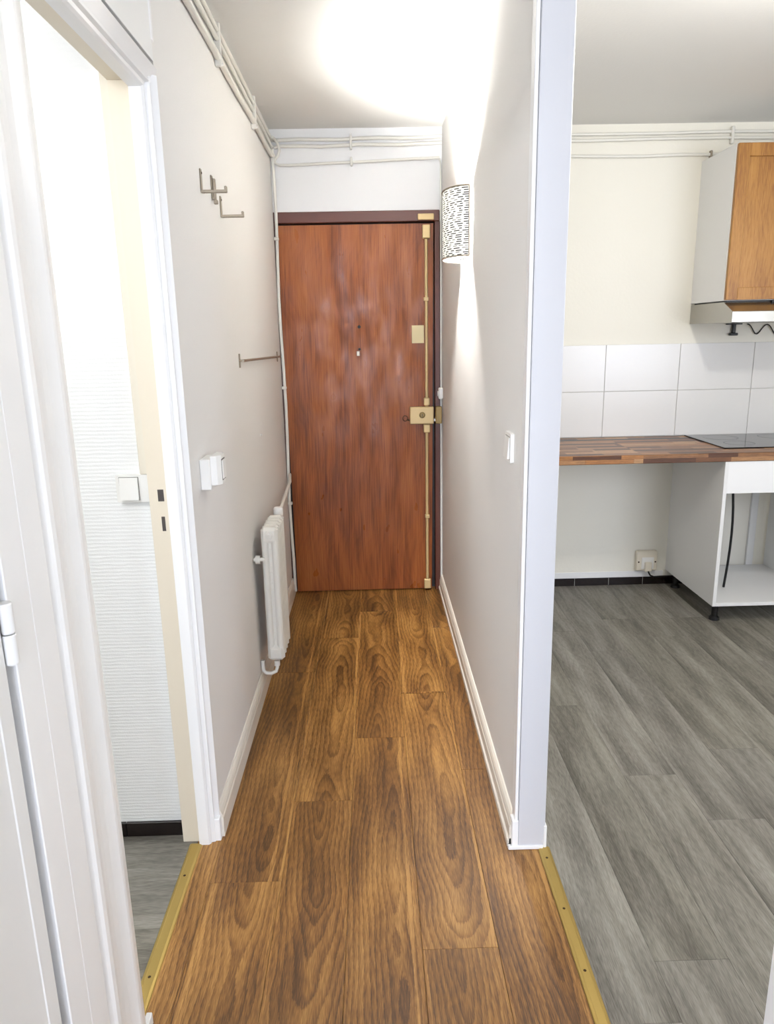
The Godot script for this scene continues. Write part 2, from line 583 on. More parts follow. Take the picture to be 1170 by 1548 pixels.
	var rng := RandomNumberGenerator.new()
	rng.seed = 4
	var seams := [-0.659, -0.484, -0.285, -0.098, 0.09, 0.277, 0.452]
	var joints := [[-1.10, 0.2], [-2.98, -1.70, -0.42], [-3.35, -2.05, -0.78], [-3.695, -2.42, -1.13, 0.15], [-2.755, -1.455, -0.17], [-3.45, -2.20, -0.93]]
	for c in 6:
		var x0: float = maxf(seams[c], -0.556)
		var x1: float = seams[c + 1]
		var z := ZB - 0.05
		if c == 0:
			z = -1.95
		var js: Array = joints[c] + [0.5]
		for j in js:
			var ln: float = j - z
			var full: float = 0.187
			var uw := 0.25 * (x1 - x0) / full
			var col := (c * 3 + int(absf(j) * 10.0)) % 4
			var v0 := rng.randf() * maxf(0.0, 1.0 - ln / 1.31)
			var uv := Rect2(0.25 * col + 0.004, v0, uw - 0.008, ln / 1.31)
			if rng.randf() > 0.5:
				uv = Rect2(0.25 * col + 0.004, v0 + ln / 1.31, uw - 0.008, -ln / 1.31)
			lay_plank(f1, make_plank(ln - 0.0006, x1 - x0 - 0.0006, 0.008, uv), M.oak, V((x0 + x1) * 0.5, 0.0, z + ln * 0.5))
			z = j
	var f2 := struct_root("floor", "grey wood-look vinyl floor of the kitchen", "floor")
	obj("subfloor", BX(0.462, 3.5, -0.05, -0.0052, ZB - 0.05, 0.0), M.dark, f2)
	var tones: Array[StandardMaterial3D] = []
	for k in 4:
		var g: StandardMaterial3D = M.grey.duplicate()
		var s: float = [1.0, 0.95, 0.975, 1.0][k]
		g.albedo_color = Color(s, s, s * [1.0, 1.0, 0.985, 0.995][k])
		tones.append(g)
	for c in 17:
		var x0 := 0.464 + 0.1785 * c
		var z := ZB - 0.04 - rng.randf() * 0.2
		var first := true
		while z < 0.0:
			var ln: float = 1.22 if not first else rng.randf_range(0.4, 1.2)
			first = false
			var ln2: float = minf(ln, 0.0 - z)
			if ln2 < 0.05:
				break
			lay_plank(f2, make_plank(ln2 - 0.0003, 0.1782, 0.005, Rect2(0.25 * rng.randi_range(0, 3) + 0.003, rng.randf() * (1.0 - ln2 / 1.22), 0.244, ln2 / 1.22)), tones[rng.randi() % 4], V(x0 + 0.0893, 0.0, z + ln2 * 0.5))
			z += ln2
	var f3 := struct_root("floor", "small patch of grey vinyl floor inside the toilet doorway", "floor")
	obj("subfloor", BX(-2.2, -0.556, -0.05, -0.0052, -1.95, 0.0), M.dark, f3)
	for r in 11:
		var z0 := -1.905 + 0.1785 * r
		var cut := -1.2 - 0.25 * float(r % 3)
		lay_plank(f3, make_plank(-0.557 - cut, 0.1782, 0.005, Rect2(0.25 * rng.randi_range(0, 3) + 0.003, 0.02, 0.244, (-0.557 - cut) / 1.22), true), tones[r % 4], V((cut - 0.557) * 0.5, 0.0, z0 + 0.089))
		lay_plank(f3, make_plank(cut + 2.2, 0.1782, 0.005, Rect2(0.25 * rng.randi_range(0, 3) + 0.003, 0.02, 0.244, (cut + 2.2) / 1.22), true), tones[(r + 1) % 4], V((cut - 2.2) * 0.5, 0.0, z0 + 0.089))

# ---------------------------------------------------------------- doors and frames
func doors() -> void:
	# front door
	var d := struct_root("door_1", "brown varnished wooden front door at the end of the hall", "door", V(-0.06, 0, ZB))
	var leaf := MB.new().prism(PackedVector2Array([Vector2(-0.469, 0.006), Vector2(0.326, 0.006), Vector2(0.341, 2.039), Vector2(-0.484, 2.039)]), V(0, 0, ZB - 0.05), Vector3.RIGHT, Vector3.UP, V(0, 0, 0.046))
	obj("door_leaf", leaf, M.veneer, d)
	obj("door_frame_head", BX(-0.502, 0.374, 2.047, 2.103, ZB - 0.08, ZB + 0.012, 0.004), M.jambwood, d)
	obj("door_frame_jamb", BX(0.346, 0.375, 0, 2.048, ZB - 0.08, ZB + 0.012, 0.003), M.jambwood, d)
	obj("door_frame_jamb", BX(-0.502, -0.489, 0, 2.048, ZB - 0.08, ZB + 0.012, 0.003), M.jambwood, d)
	obj("door_stop", MB.new().box(V(-0.489, 0, ZB - 0.09), V(0.346, 2.047, ZB - 0.055)), M.dark, d)
	for y in [0.25, 1.05, 1.8]:
		obj("hinge", MB.new().tube([V(-0.483, y, ZB + 0.001), V(-0.483, y + 0.09, ZB + 0.001)], 0.005, 10), M.olive, d)
	# vertical bolt lock
	var zf := ZB - 0.004
	var bar := MB.new()
	bar.tube([V(0.298, 0.06, zf + 0.012), V(0.302, 1.96, zf + 0.012)], 0.0085, 12)
	obj("lock_bar", bar, M.gold, d)
	obj("rod_cover", BX(0.282, 0.323, 1.962, 2.03, zf, zf + 0.026, 0.003), M.gold, d)
	obj("keeper", BX(0.258, 0.343, 2.052, 2.083, ZB + 0.010, ZB + 0.026, 0.003), M.gold, d)
	obj("rod_cover", BX(0.279, 0.318, 0.012, 0.068, zf, zf + 0.026, 0.003), M.gold, d)
	for y in [1.645, 0.44]:
		obj("rod_guide", BX(0.287, 0.313, y, y + 0.02, zf, zf + 0.024, 0.002), M.gold, d)
	obj("rod_guide", BX(0.284, 0.316, 1.086, 1.128, zf, zf + 0.026, 0.004), M.gold, d)
	obj("rod_guide", BX(0.281, 0.318, 0.935, 0.982, zf, zf + 0.026, 0.004), M.gold, d)
	var lk := obj("lock_case", BX(0.205, 0.338, 0.985, 1.080, zf, zf + 0.034, 0.004), M.gold, d)
	var cy := MB.new().lathe([Vector2(0.0, 0.008), Vector2(0.010, 0.008), Vector2(0.016, 0.005), Vector2(0.017, 0.0)], V(0.273, 1.035, zf + 0.034), Vector3.BACK, 20)
	var lc := obj("lock_cylinder", cy, M.olive, d)
	lc.set_meta("label", "round brass lock cylinder")
	obj("keyhole", BX(0.2715, 0.2745, 1.028, 1.043, zf + 0.041, zf + 0.0428), M.dark, d)
	obj("keeper", BX(0.3475, 0.383, 0.985, 1.082, ZB + 0.010, ZB + 0.034, 0.004), M.olive, d)
	obj("bolt", BX(0.336, 0.352, 0.998, 1.014, zf + 0.012, zf + 0.024, 0.001), M.steel, d)
	var kx := MB.new()
	var loop := []
	for i in 15:
		var a := TAU * i / 14.0
		loop.append(V(0.179 + 0.014 * cos(a), 1.016 + 0.015 * sin(a), zf + 0.014))
	kx.tube(loop, 0.002, 6)
	kx.tube([V(0.192, 1.008, zf + 0.014), V(0.206, 1.004, zf + 0.014)], 0.004, 8)
	obj("pull_ring", kx, M.screw, d)
	obj("door_plate", BX(0.222, 0.288, 1.424, 1.519, zf, zf + 0.004, 0.001), mat(rgb(222, 206, 160), 0.5), d)
	obj("peephole", MB.new().lathe([Vector2(0.0, 0.004), Vector2(0.007, 0.004), Vector2(0.009, 0.0)], V(-0.064, 1.517, zf), Vector3.BACK, 14), M.dark, d)
	var kn := MB.new().lathe([Vector2(0.0, 0.006), Vector2(0.006, 0.005), Vector2(0.007, 0.0)], V(-0.066, 1.398, zf), Vector3.BACK, 12)
	obj("screw", kn, M.dark, d)
	obj("knocker_stub", BX(-0.082, -0.064, 1.362, 1.388, zf, zf + 0.006, 0.002), M.nickel, d)
	# toilet door frame (its door is not in view): header and jambs share a moulded profile
	var g := struct_root("door_2", "white moulded frame of the toilet doorway in the left wall", "door frame", V(-0.52, 0, -1.55))
	var zi := -1.857
	# (u = distance outwards from the clear opening, x)
	var far := PackedVector2Array([Vector2(0, -0.548), Vector2(0, -0.520), Vector2(0.006, -0.514), Vector2(0.011, -0.514), Vector2(0.014, -0.503), Vector2(0.018, -0.5015), Vector2(0.0195, -0.506), Vector2(0.023, -0.505), Vector2(0.037, -0.490), Vector2(0.041, -0.4915), Vector2(0.046, -0.5), Vector2(0.046, -0.60), Vector2(0.018, -0.60), Vector2(0.018, -0.548)])
	obj("jamb", MB.new().prism(far, V(0, 0, zi), Vector3.FORWARD, Vector3.RIGHT, V(0, 2.07, 0)), M.frame, g)
	obj("plinth_block", BX(-0.506, -0.4865, 0.0, 0.075, -1.900, -1.872, 0.002), M.frame, g)
	var head := PackedVector2Array([Vector2(0, -0.548), Vector2(0, -0.520), Vector2(0.004, -0.514), Vector2(0.011, -0.512), Vector2(0.013, -0.503), Vector2(0.016, -0.5015), Vector2(0.018, -0.506), Vector2(0.021, -0.505), Vector2(0.047, -0.490), Vector2(0.047, -0.60), Vector2(0.020, -0.60), Vector2(0.020, -0.548)])
	obj("head", MB.new().prism(head, V(0, 2.038, -1.903), Vector3.UP, Vector3.RIGHT, V(0, 0, 0.85)), M.frame, g)
	# near jamb, wider, with a deep cove; z runs towards the camera
	var near := PackedVector2Array([Vector2(-1.256, -0.60), Vector2(-1.256, -0.522), Vector2(-1.25, -0.5195), Vector2(-1.222, -0.510), Vector2(-1.205, -0.505), Vector2(-1.196, -0.5035), Vector2(-1.188, -0.504), Vector2(-1.178, -0.508), Vector2(-1.165, -0.5125), Vector2(-1.148, -0.5145), Vector2(-1.130, -0.512), Vector2(-1.112, -0.506), Vector2(-1.092, -0.4975), Vector2(-1.075, -0.490), Vector2(-1.068, -0.488), Vector2(-1.056, -0.4885), Vector2(-1.049, -0.492), Vector2(-1.041, -0.501), Vector2(-1.035, -0.501), Vector2(-1.028, -0.490), Vector2(-0.967, -0.4895), Vector2(-0.966, -0.4905), Vector2(-0.964, -0.4905), Vector2(-0.963, -0.4895), Vector2(-0.905, -0.4895), Vector2(-0.9035, -0.491), Vector2(-0.9035, -0.60)])
	obj("jamb", MB.new().prism(near, V(0, 0, 0), Vector3.BACK, Vector3.RIGHT, V(0, HC, 0)), M.frame, g)
	obj("plinth_block", BX(-0.53, -0.517, 0.0, 0.03, -1.285, -1.24, 0.002), M.frame, g)
	obj("transom_panel", BX(-0.56, -0.4895, 2.0935, HC, -1.876, -1.06, 0.001), M.white, g)
	obj("transom_batten", BX(-0.51, -0.487, 2.135, HC, -1.886, -1.868, 0.003), M.frame, g)
	obj("rebate_lining", BX(-0.600, -0.549, 0.0, 2.058, zi - 0.0185, zi - 0.0172), M.rebate, g)
	obj("rebate_lining", BX(-0.600, -0.549, 2.0565, 2.0578, -1.876, -1.25), M.rebate, g)
	obj("gap_backing", BX(-0.60, -0.565, 2.07, HC, -1.905, -1.06), M.dark, g)
	# strike holes in the rebate of the far jamb
	for h in [[1.066, 0.032, 0.010], [0.988, 0.040, 0.006]]:
		var st := MB.new().box(V(-0.5665 - h[2], h[0] - h[1] * 0.5, zi - 0.0195), V(-0.5665 + h[2] * 0.6, h[0] + h[1] * 0.5, zi - 0.0168), 0.0002)
		obj("strike_hole", st, mat(rgb(86, 80, 76), 0.6, 0.3), g)
	# cupboard door nearest the camera
	var c := struct_root("door_3", "pale grey cupboard door with a painted hinge at the left edge", "door", V(-0.5, 0, -0.45))
	var lf := PackedVector2Array([Vector2(-0.882, -0.530), Vector2(-0.882, -0.494), Vector2(-0.878, -0.4905), Vector2(-0.848, -0.4905), Vector2(-0.846, -0.492), Vector2(0.3, -0.492), Vector2(0.3, -0.530)])
	obj("door_leaf", MB.new().prism(lf, V(0, 0.02, 0), Vector3.BACK, Vector3.RIGHT, V(0, 2.05, 0)), M.white, c)
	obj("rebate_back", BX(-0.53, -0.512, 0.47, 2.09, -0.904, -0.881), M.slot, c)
	obj("rebate_foot", BX(-0.53, -0.508, 0.0, 0.47, -0.904, -0.881), M.dark, c)
	obj("door_head", BX(-0.53, -0.49, 2.08, HC, -0.9035, 0.5), M.frame, c)
	var hg := MB.new()
	hg.lathe([Vector2(0, 0), Vector2(0.0085, 0), Vector2(0.0095, 0.002), Vector2(0.0095, 0.040), Vector2(0.0085, 0.042), Vector2(0, 0.042)], V(-0.4885, 1.051, -0.8925), Vector3.UP, 14)
	obj("hinge_knuckle", hg, M.white, c)
	var hg2 := MB.new()
	hg2.lathe([Vector2(0, 0), Vector2(0.0085, 0), Vector2(0.0095, 0.002), Vector2(0.0095, 0.040), Vector2(0.0085, 0.042), Vector2(0, 0.042)], V(-0.4885, 1.0945, -0.894), Vector3.UP, 14)
	obj("hinge_knuckle", hg2, M.white, c)
	# threshold strips
	for s in [0, 1]:
		var x0: float = [-0.578, 0.452][s]
		var x1: float = [-0.541, 0.487][s]
		var za: float = [-1.86, -1.80][s]
		var zb: float = [-1.24, -0.58][s]
		var t := thing("threshold_strip", ["ribbed brass threshold strip across the left toilet doorway", "ribbed brass threshold strip between oak floor and grey kitchen floor"][s], "threshold strip", V((x0 + x1) * 0.5, 0, (za + zb) * 0.5))
		var pr := PackedVector2Array([Vector2(x0, 0), Vector2(x0 + 0.002, 0.0025), Vector2(x0 + 0.008, 0.0042), Vector2(x0 + 0.009, 0.0036), Vector2(x1 - 0.009, 0.0036), Vector2(x1 - 0.008, 0.0042), Vector2(x1 - 0.002, 0.0025), Vector2(x1, 0)])
		obj("strip", MB.new().prism(pr, V(0, 0, za), Vector3.RIGHT, Vector3.UP, V(0, 0, zb - za)), M.brass, t)
		for z in ([-1.729, -1.40] if s == 0 else [-1.754, -1.566, -1.377, -1.19, -1.0, -0.81]):
			obj("screw", MB.new().lathe([Vector2(0, 0.0006), Vector2(0.0028, 0.0004), Vector2(0.0038, 0)], V((x0 + x1) * 0.5 - 0.001, 0.0037, z), Vector3.UP, 12), M.screw, t)

# ---------------------------------------------------------------- things in the hall
func rocker_switch(called: String, label: String, at: Vector3, out: Vector3, along: Vector3, w: float, h: float, deep: float, rk: Rect2) -> void:
	# at: centre on the wall; out: away from the wall; along: the plate's horizontal
	var t := thing(called, label, "light switch", at)
	var b := 0.003
	var plate := PackedVector2Array([Vector2(-w / 2, -h / 2 + b), Vector2(-w / 2 + b, -h / 2), Vector2(w / 2 - b, -h / 2), Vector2(w / 2, -h / 2 + b), Vector2(w / 2, h / 2 - b), Vector2(w / 2 - b, h / 2), Vector2(-w / 2 + b, h / 2), Vector2(-w / 2, h / 2 - b)])
	obj("plate", MB.new().prism(plate, at, along, Vector3.UP, out * deep), M.plast, t)
	var r := PackedVector2Array([rk.position, rk.position + Vector2(rk.size.x, 0), rk.end, rk.position + Vector2(0, rk.size.y)])
	var rim := PackedVector2Array([r[0] - Vector2(0.0015, 0.0015), r[1] + Vector2(0.0015, -0.0015), r[2] + Vector2(0.0015, 0.0015), r[3] + Vector2(-0.0015, 0.0015)])
	obj("rocker_gap", MB.new().prism(rim, at + out * deep, along, Vector3.UP, out * 0.0004), mat(rgb(120, 116, 108), 0.7), t)
	# wedge shaped rocker
	var side := PackedVector2Array([Vector2(rk.position.y, 0), Vector2(rk.end.y, 0), Vector2(rk.end.y, 0.003), Vector2(rk.position.y, 0.007)])
	obj("rocker", MB.new().prism(side, at + out * deep + along * rk.position.x, Vector3.UP, out, along * rk.size.x), M.plast, t)

func hall_things() -> void:
	# coat hooks: a flat stem on the wall with a folding arm
	var hook := thing("coat_hook", "nickel coat hook with its arm out, nearest the toilet doorway and level with the lamp", "coat hook", V(XL, 1.958, -2.318), "coat hooks on the left hall wall")
	var o := hook.position
	obj("stem", BX(XL, XL + 0.005, o.y - 0.068, o.y, o.z - 0.008, o.z + 0.008, 0.002), M.nickel, hook)
	obj("screw", MB.new().lathe([Vector2(0, 0.002), Vector2(0.003, 0.0015), Vector2(0.004, 0)], o + V(0.005, -0.012, 0), Vector3.RIGHT, 10), M.screw, hook)
	obj("arm_pivot", MB.new().tube([o + V(0.006, -0.064, -0.009), o + V(0.006, -0.064, 0.009)], 0.004, 8), M.nickel, hook)
	var arm := MB.new()
	arm.box(o + V(0.004, -0.068, -0.006), o + V(0.078, -0.059, 0.006), 0.002)
	arm.box(o + V(0.070, -0.062, -0.006), o + V(0.078, -0.049, 0.006), 0.002)
	obj("arm", arm, M.nickel, hook)
	var h3 := hook.duplicate()
	h3.name = numbered("coat_hook")
	add_child(h3)
	h3.position = V(XL, 1.932, -2.60)
	tag(h3, "nickel coat hook with its arm out, lowest and farthest along the left wall", "coat hook", "coat hooks on the left hall wall")
	var h2 := thing("coat_hook", "nickel coat hook with its short arm folded down, middle of the three hooks", "coat hook", V(XL, 1.971, -2.475), "coat hooks on the left hall wall")
	o = h2.position
	obj("stem", BX(XL, XL + 0.005, o.y - 0.072, o.y, o.z - 0.010, o.z + 0.010, 0.002), M.nickel, h2)
	obj("screw", MB.new().lathe([Vector2(0, 0.002), Vector2(0.003, 0.0015), Vector2(0.004, 0)], o + V(0.005, -0.012, 0), Vector3.RIGHT, 10), M.screw, h2)
	obj("arm_pivot", MB.new().tube([o + V(0.006, -0.068, -0.009), o + V(0.006, -0.068, 0.009)], 0.004, 8), M.nickel, h2)
	var am := MB.new()
	am.box(o + V(0.005, -0.074, -0.006), o + V(0.014, -0.01, 0.006), 0.002)
	am.box(o + V(0.005, -0.086, -0.006), o + V(0.018, -0.073, 0.006), 0.002)
	obj("arm", am, M.nickel, h2)
	# rail on the left wall
	var rl := thing("coat_rail", "thin nickel rail held off the left wall below the hooks", "rail", V(XL, 1.387, -3.3))
	for e in [[-2.76, 1.386], [-3.86, 1.372]]:
		obj("mounting_plate", BX(XL, XL + 0.004, e[1] - 0.026, e[1] + 0.026, e[0] - 0.008, e[0] + 0.008, 0.0015), M.nickel, rl)
		obj("post", MB.new().tube([V(XL + 0.002, e[1], e[0]), V(XL + 0.016, e[1], e[0])], 0.004, 10), M.nickel, rl)
	obj("rod", MB.new().tube([V(XL + 0.016, 1.386, -2.75), V(XL + 0.016, 1.372, -3.87)], 0.005, 10), M.nickel, rl)
	solo("wall_peg", MB.new().lathe([Vector2(0, 0.010), Vector2(0.004, 0.009), Vector2(0.004, 0.003), Vector2(0.008, 0.0)], V(XL, 1.055, -3.15), Vector3.RIGHT, 12), M.plast, "tiny white peg alone on the left hall wall above the radiator", "peg", V(XL, 1.055, -3.15))
	# surface mounted switch beside the toilet doorway
	var s1 := thing("light_switch", "boxy white surface-mounted switch on the hall wall right of the toilet doorway", "light switch", V(XL, 1.09, -2.06))
	obj("mounting_box", BX(XL, XL + 0.030, 1.046, 1.135, -2.115, -2.02, 0.003), M.plast, s1)
	obj("front_plate", MB.new().prism(PackedVector2Array([Vector2(-2.125, 0.030), Vector2(-2.032, 0.030), Vector2(-2.037, 0.046), Vector2(-2.055, 0.056), Vector2(-2.10, 0.056), Vector2(-2.12, 0.046)]), V(XL, 1.058, 0), Vector3.BACK, Vector3.RIGHT, V(0, 0.084, 0)), M.plast, s1)
	obj("rocker", BX(XL + 0.056, XL + 0.060, 1.072, 1.126, -2.098, -2.058, 0.001), M.plast, s1)
	obj("rocker_gap", BX(XL + 0.0555, XL + 0.0568, 1.068, 1.130, -2.100, -2.0555), mat(rgb(120, 116, 108), 0.7), s1)
	rocker_switch("light_switch", "flat white rocker switch on the partition below the sconce side", V(XR, 1.156, -2.0), Vector3.LEFT, Vector3.FORWARD, 0.082, 0.082, 0.010, Rect2(-0.03, -0.03, 0.06, 0.06))
	rocker_switch("light_switch", "cream double-width switch plate on the ribbed toilet wall", V(-0.6385, 1.081, -1.913), Vector3.BACK, Vector3.RIGHT, 0.109, 0.075, 0.014, Rect2(-0.044, -0.0305, 0.049, 0.061))
	solo("cable_trunking", BX(-0.626, -0.5975, 1.119, HC, -1.913, -1.897, 0.002), M.cream, "cream cable trunking running from ceiling down to the toilet switch", "trunking", V(-0.612, 1.119, -1.905))
	# sconce
	var zc := -3.01
	var sc := thing("wall_sconce", "lit half-round wall sconce with dashed print shade and grey rims", "wall lamp", V(XR, 1.88, zc))
	obj("back_plate", BX(XR - 0.004, XR, 1.765, 2.0, zc - 0.135, zc + 0.142, 0.001), M.white, sc)
	var y0 := 1.757
	var y1 := 2.006
	var sh := MB.new()
	var N := 32
	var A := func(i: int, r: float) -> Vector3: return V(XR - 0.008 - (0.087 + r) * sin(PI * i / N), 0.0, zc + (0.146 + r) * cos(PI * i / N))
	for i in N:
		for sgn in [1.0, -1.0]:
			var rr: float = 0.0 if sgn > 0.0 else -0.002
			var p0: Vector3 = A.call(i, rr); var p1: Vector3 = A.call(i + 1, rr)
			var n0: Vector3 = V(-sin(PI * i / N) / 0.087, 0, cos(PI * i / N) / 0.146).normalized() * sgn
			var n1: Vector3 = V(-sin(PI * (i + 1) / N) / 0.087, 0, cos(PI * (i + 1) / N) / 0.146).normalized() * sgn
			var a := p0 + V(0, y0, 0); var b := p1 + V(0, y0, 0); var c := p1 + V(0, y1, 0); var d := p0 + V(0, y1, 0)
			var u0 := float(i) / N; var u1 := float(i + 1) / N
			sh.tri(a, b, c, n0, n1, n1, Vector2(u0, 1), Vector2(u1, 1), Vector2(u1, 0))
			sh.tri(a, c, d, n0, n1, n0, Vector2(u0, 1), Vector2(u1, 0), Vector2(u0, 0))
	obj("shade", sh, M.shade, sc)
	for y in [y0, y1]:
		var rim := []
		for i in N + 1:
			rim.append(A.call(i, 0.001) + V(0, y, 0))
		obj("rim", MB.new().tube(rim, 0.0032, 8), M.nickel, sc)
	obj("edge_strip", BX(XR - 0.012, XR - 0.006, y0, y1, zc + 0.144, zc + 0.150, 0.001), M.nickel, sc)
	obj("bracket", MB.new().tube([V(XR, 1.752, zc + 0.15), V(XR - 0.035, 1.746, zc + 0.11), V(XR - 0.05, 1.757, zc + 0.08)], 0.002, 6), M.dark, sc)
	var bm := mat(Color.WHITE, 0.5)
	bm.emission_enabled = true
	bm.emission = rgb(255, 246, 230)
	bm.emission_energy_multiplier = 8.0
	obj("bulb", MB.new().lathe([Vector2(0, -0.032), Vector2(0.018, -0.026), Vector2(0.03, -0.008), Vector2(0.03, 0.008), Vector2(0.02, 0.024), Vector2(0.013, 0.04), Vector2(0.013, 0.05), Vector2(0, 0.05)], V(0.338, 1.935, zc), Vector3.DOWN, 18), bm, sc)
	# boxes and cable on the right
	var jb := thing("junction_box", "small white junction box high on the partition under the ceiling", "junction box", V(XR, 2.41, -3.345))
	obj("box_body", BX(XR - 0.024, XR, 2.363, HC, -3.38, -3.31, 0.003), M.plast, jb)
	obj("box_lid", BX(XR - 0.028, XR - 0.024, 2.366, 2.495, -3.377, -3.313, 0.0015), M.plast, jb)
	var cb := MB.new()
	cb.tube([V(0.373, 2.35, ZB + 0.008), V(0.379, 2.33, ZB + 0.008), V(0.380, 2.28, ZB + 0.008), V(0.380, 1.18, ZB + 0.02)], 0.0045, 8)
	cb.tube([V(0.380, 1.12, ZB + 0.02), V(0.379, 0.04, ZB + 0.018)], 0.0035, 8)
	solo("corner_cable", cb, M.pipe, "thin white cable running down the corner right of the front door", "cable", V(0.38, 0.04, ZB + 0.01))
	var cn := thing("connection_box", "small white plastic box on the corner cable above the lock", "junction box", V(0.375, 1.15, -3.99))
	obj("box_body", BX(0.364, XR, 1.122, 1.184, -4.012, -3.975, 0.004), M.plast, cn)
	obj("push_button", BX(0.358, 0.364, 1.136, 1.168, -4.006, -3.984, 0.003), M.plast, cn)
	radiator()

func radiator() -> void:
	var t := thing("radiator", "cream white column radiator low on the left hall wall", "radiator", V(-0.43, 0.15, -2.9))
	var z0 := -2.775
	var pitch := 0.047
	for k in 5:
		var zc := z0 - 0.021 - pitch * k
		var s := MB.new()
		for x in [-0.448, -0.408]:
			var pr := []
			for q in 12:
				var a := TAU * q / 12.0
				pr.append(Vector2(0.0155 * cos(a), 0.0185 * sin(a)))
			s.prism(PackedVector2Array(pr), V(x, 0.165, zc), Vector3.RIGHT, Vector3.BACK, V(0, 0.555, 0))
		for y in [0.155, 0.665]:
			s.box(V(-0.462, y, zc - 0.0215), V(-0.394, y + 0.065, zc + 0.0215), 0.012)
		for q in 6:
			var y := 0.25 + 0.072 * q
			s.box(V(-0.45, y, zc - 0.008), V(-0.406, y + 0.03, zc + 0.008), 0.003)
		s.box(V(-0.44, 0.20, zc - 0.002), V(-0.416, 0.68, zc + 0.006), 0.0)
		s.tube([V(-0.428, 0.19, zc - 0.024), V(-0.428, 0.19, zc + 0.024)], 0.017, 12)
		s.tube([V(-0.428, 0.70, zc - 0.024), V(-0.428, 0.70, zc + 0.024)], 0.017, 12)
		obj("radiator_section", s, M.pipe, t)
	obj("end_plug", MB.new().lathe([Vector2(0, 0.012), Vector2(0.006, 0.012), Vector2(0.007, 0.007), Vector2(0.014, 0.006), Vector2(0.016, 0.0)], V(-0.428, 0.70, z0 + 0.002), Vector3.BACK, 16), M.pipe, t)
	var bt := MB.new()
	bt.tube([V(-0.428, 0.148, z0 - 0.02), V(-0.428, 0.12, z0 - 0.015), V(-0.433, 0.105, z0 - 0.01), V(-0.452, 0.098, z0 - 0.005), V(-0.474, 0.101, z0 - 0.005), V(-0.485, 0.113, z0 - 0.006), V(-0.4865, 0.132, z0 - 0.008), V(-0.4865, 0.155, z0 - 0.010)], 0.008, 10)
	obj("return_pipe", bt, M.pipe, t)
	obj("pipe_nut", MB.new().tube([V(-0.428, 0.128, z0 - 0.018), V(-0.428, 0.150, z0 - 0.018)], 0.013, 6), M.pipe, t)
	var bk := MB.new()
	bk.tube([V(XL + 0.002, 0.60, z0 + 0.0), V(-0.45, 0.60, z0 + 0.0)], 0.008, 10)
	bk.tube([V(-0.487, 0.60, z0 + 0.0), V(-0.468, 0.60, z0 + 0.0)], 0.018, 6)
	obj("wall_bracket", bk, M.pipe, t)
	var zv := z0 - pitch * 5
	var tv := MB.new()
	tv.tube([V(-0.428, 0.70, zv + 0.01), V(-0.428, 0.70, zv - 0.06)], 0.011, 10)
	tv.tube([V(-0.428, 0.70, zv - 0.06), V(-0.432, 0.702, zv - 0.12), V(-0.455, 0.715, -3.8), V(-0.476, 0.72, -3.985)], 0.008, 10)
	obj("feed_pipe", tv, M.pipe, t)
	obj("valve_knob", MB.new().lathe([Vector2(0, 0.045), Vector2(0.017, 0.043), Vector2(0.021, 0.036), Vector2(0.021, 0.008), Vector2(0.013, 0.0)], V(-0.424, 0.707, zv - 0.045), Vector3.UP, 16), M.plast, t)

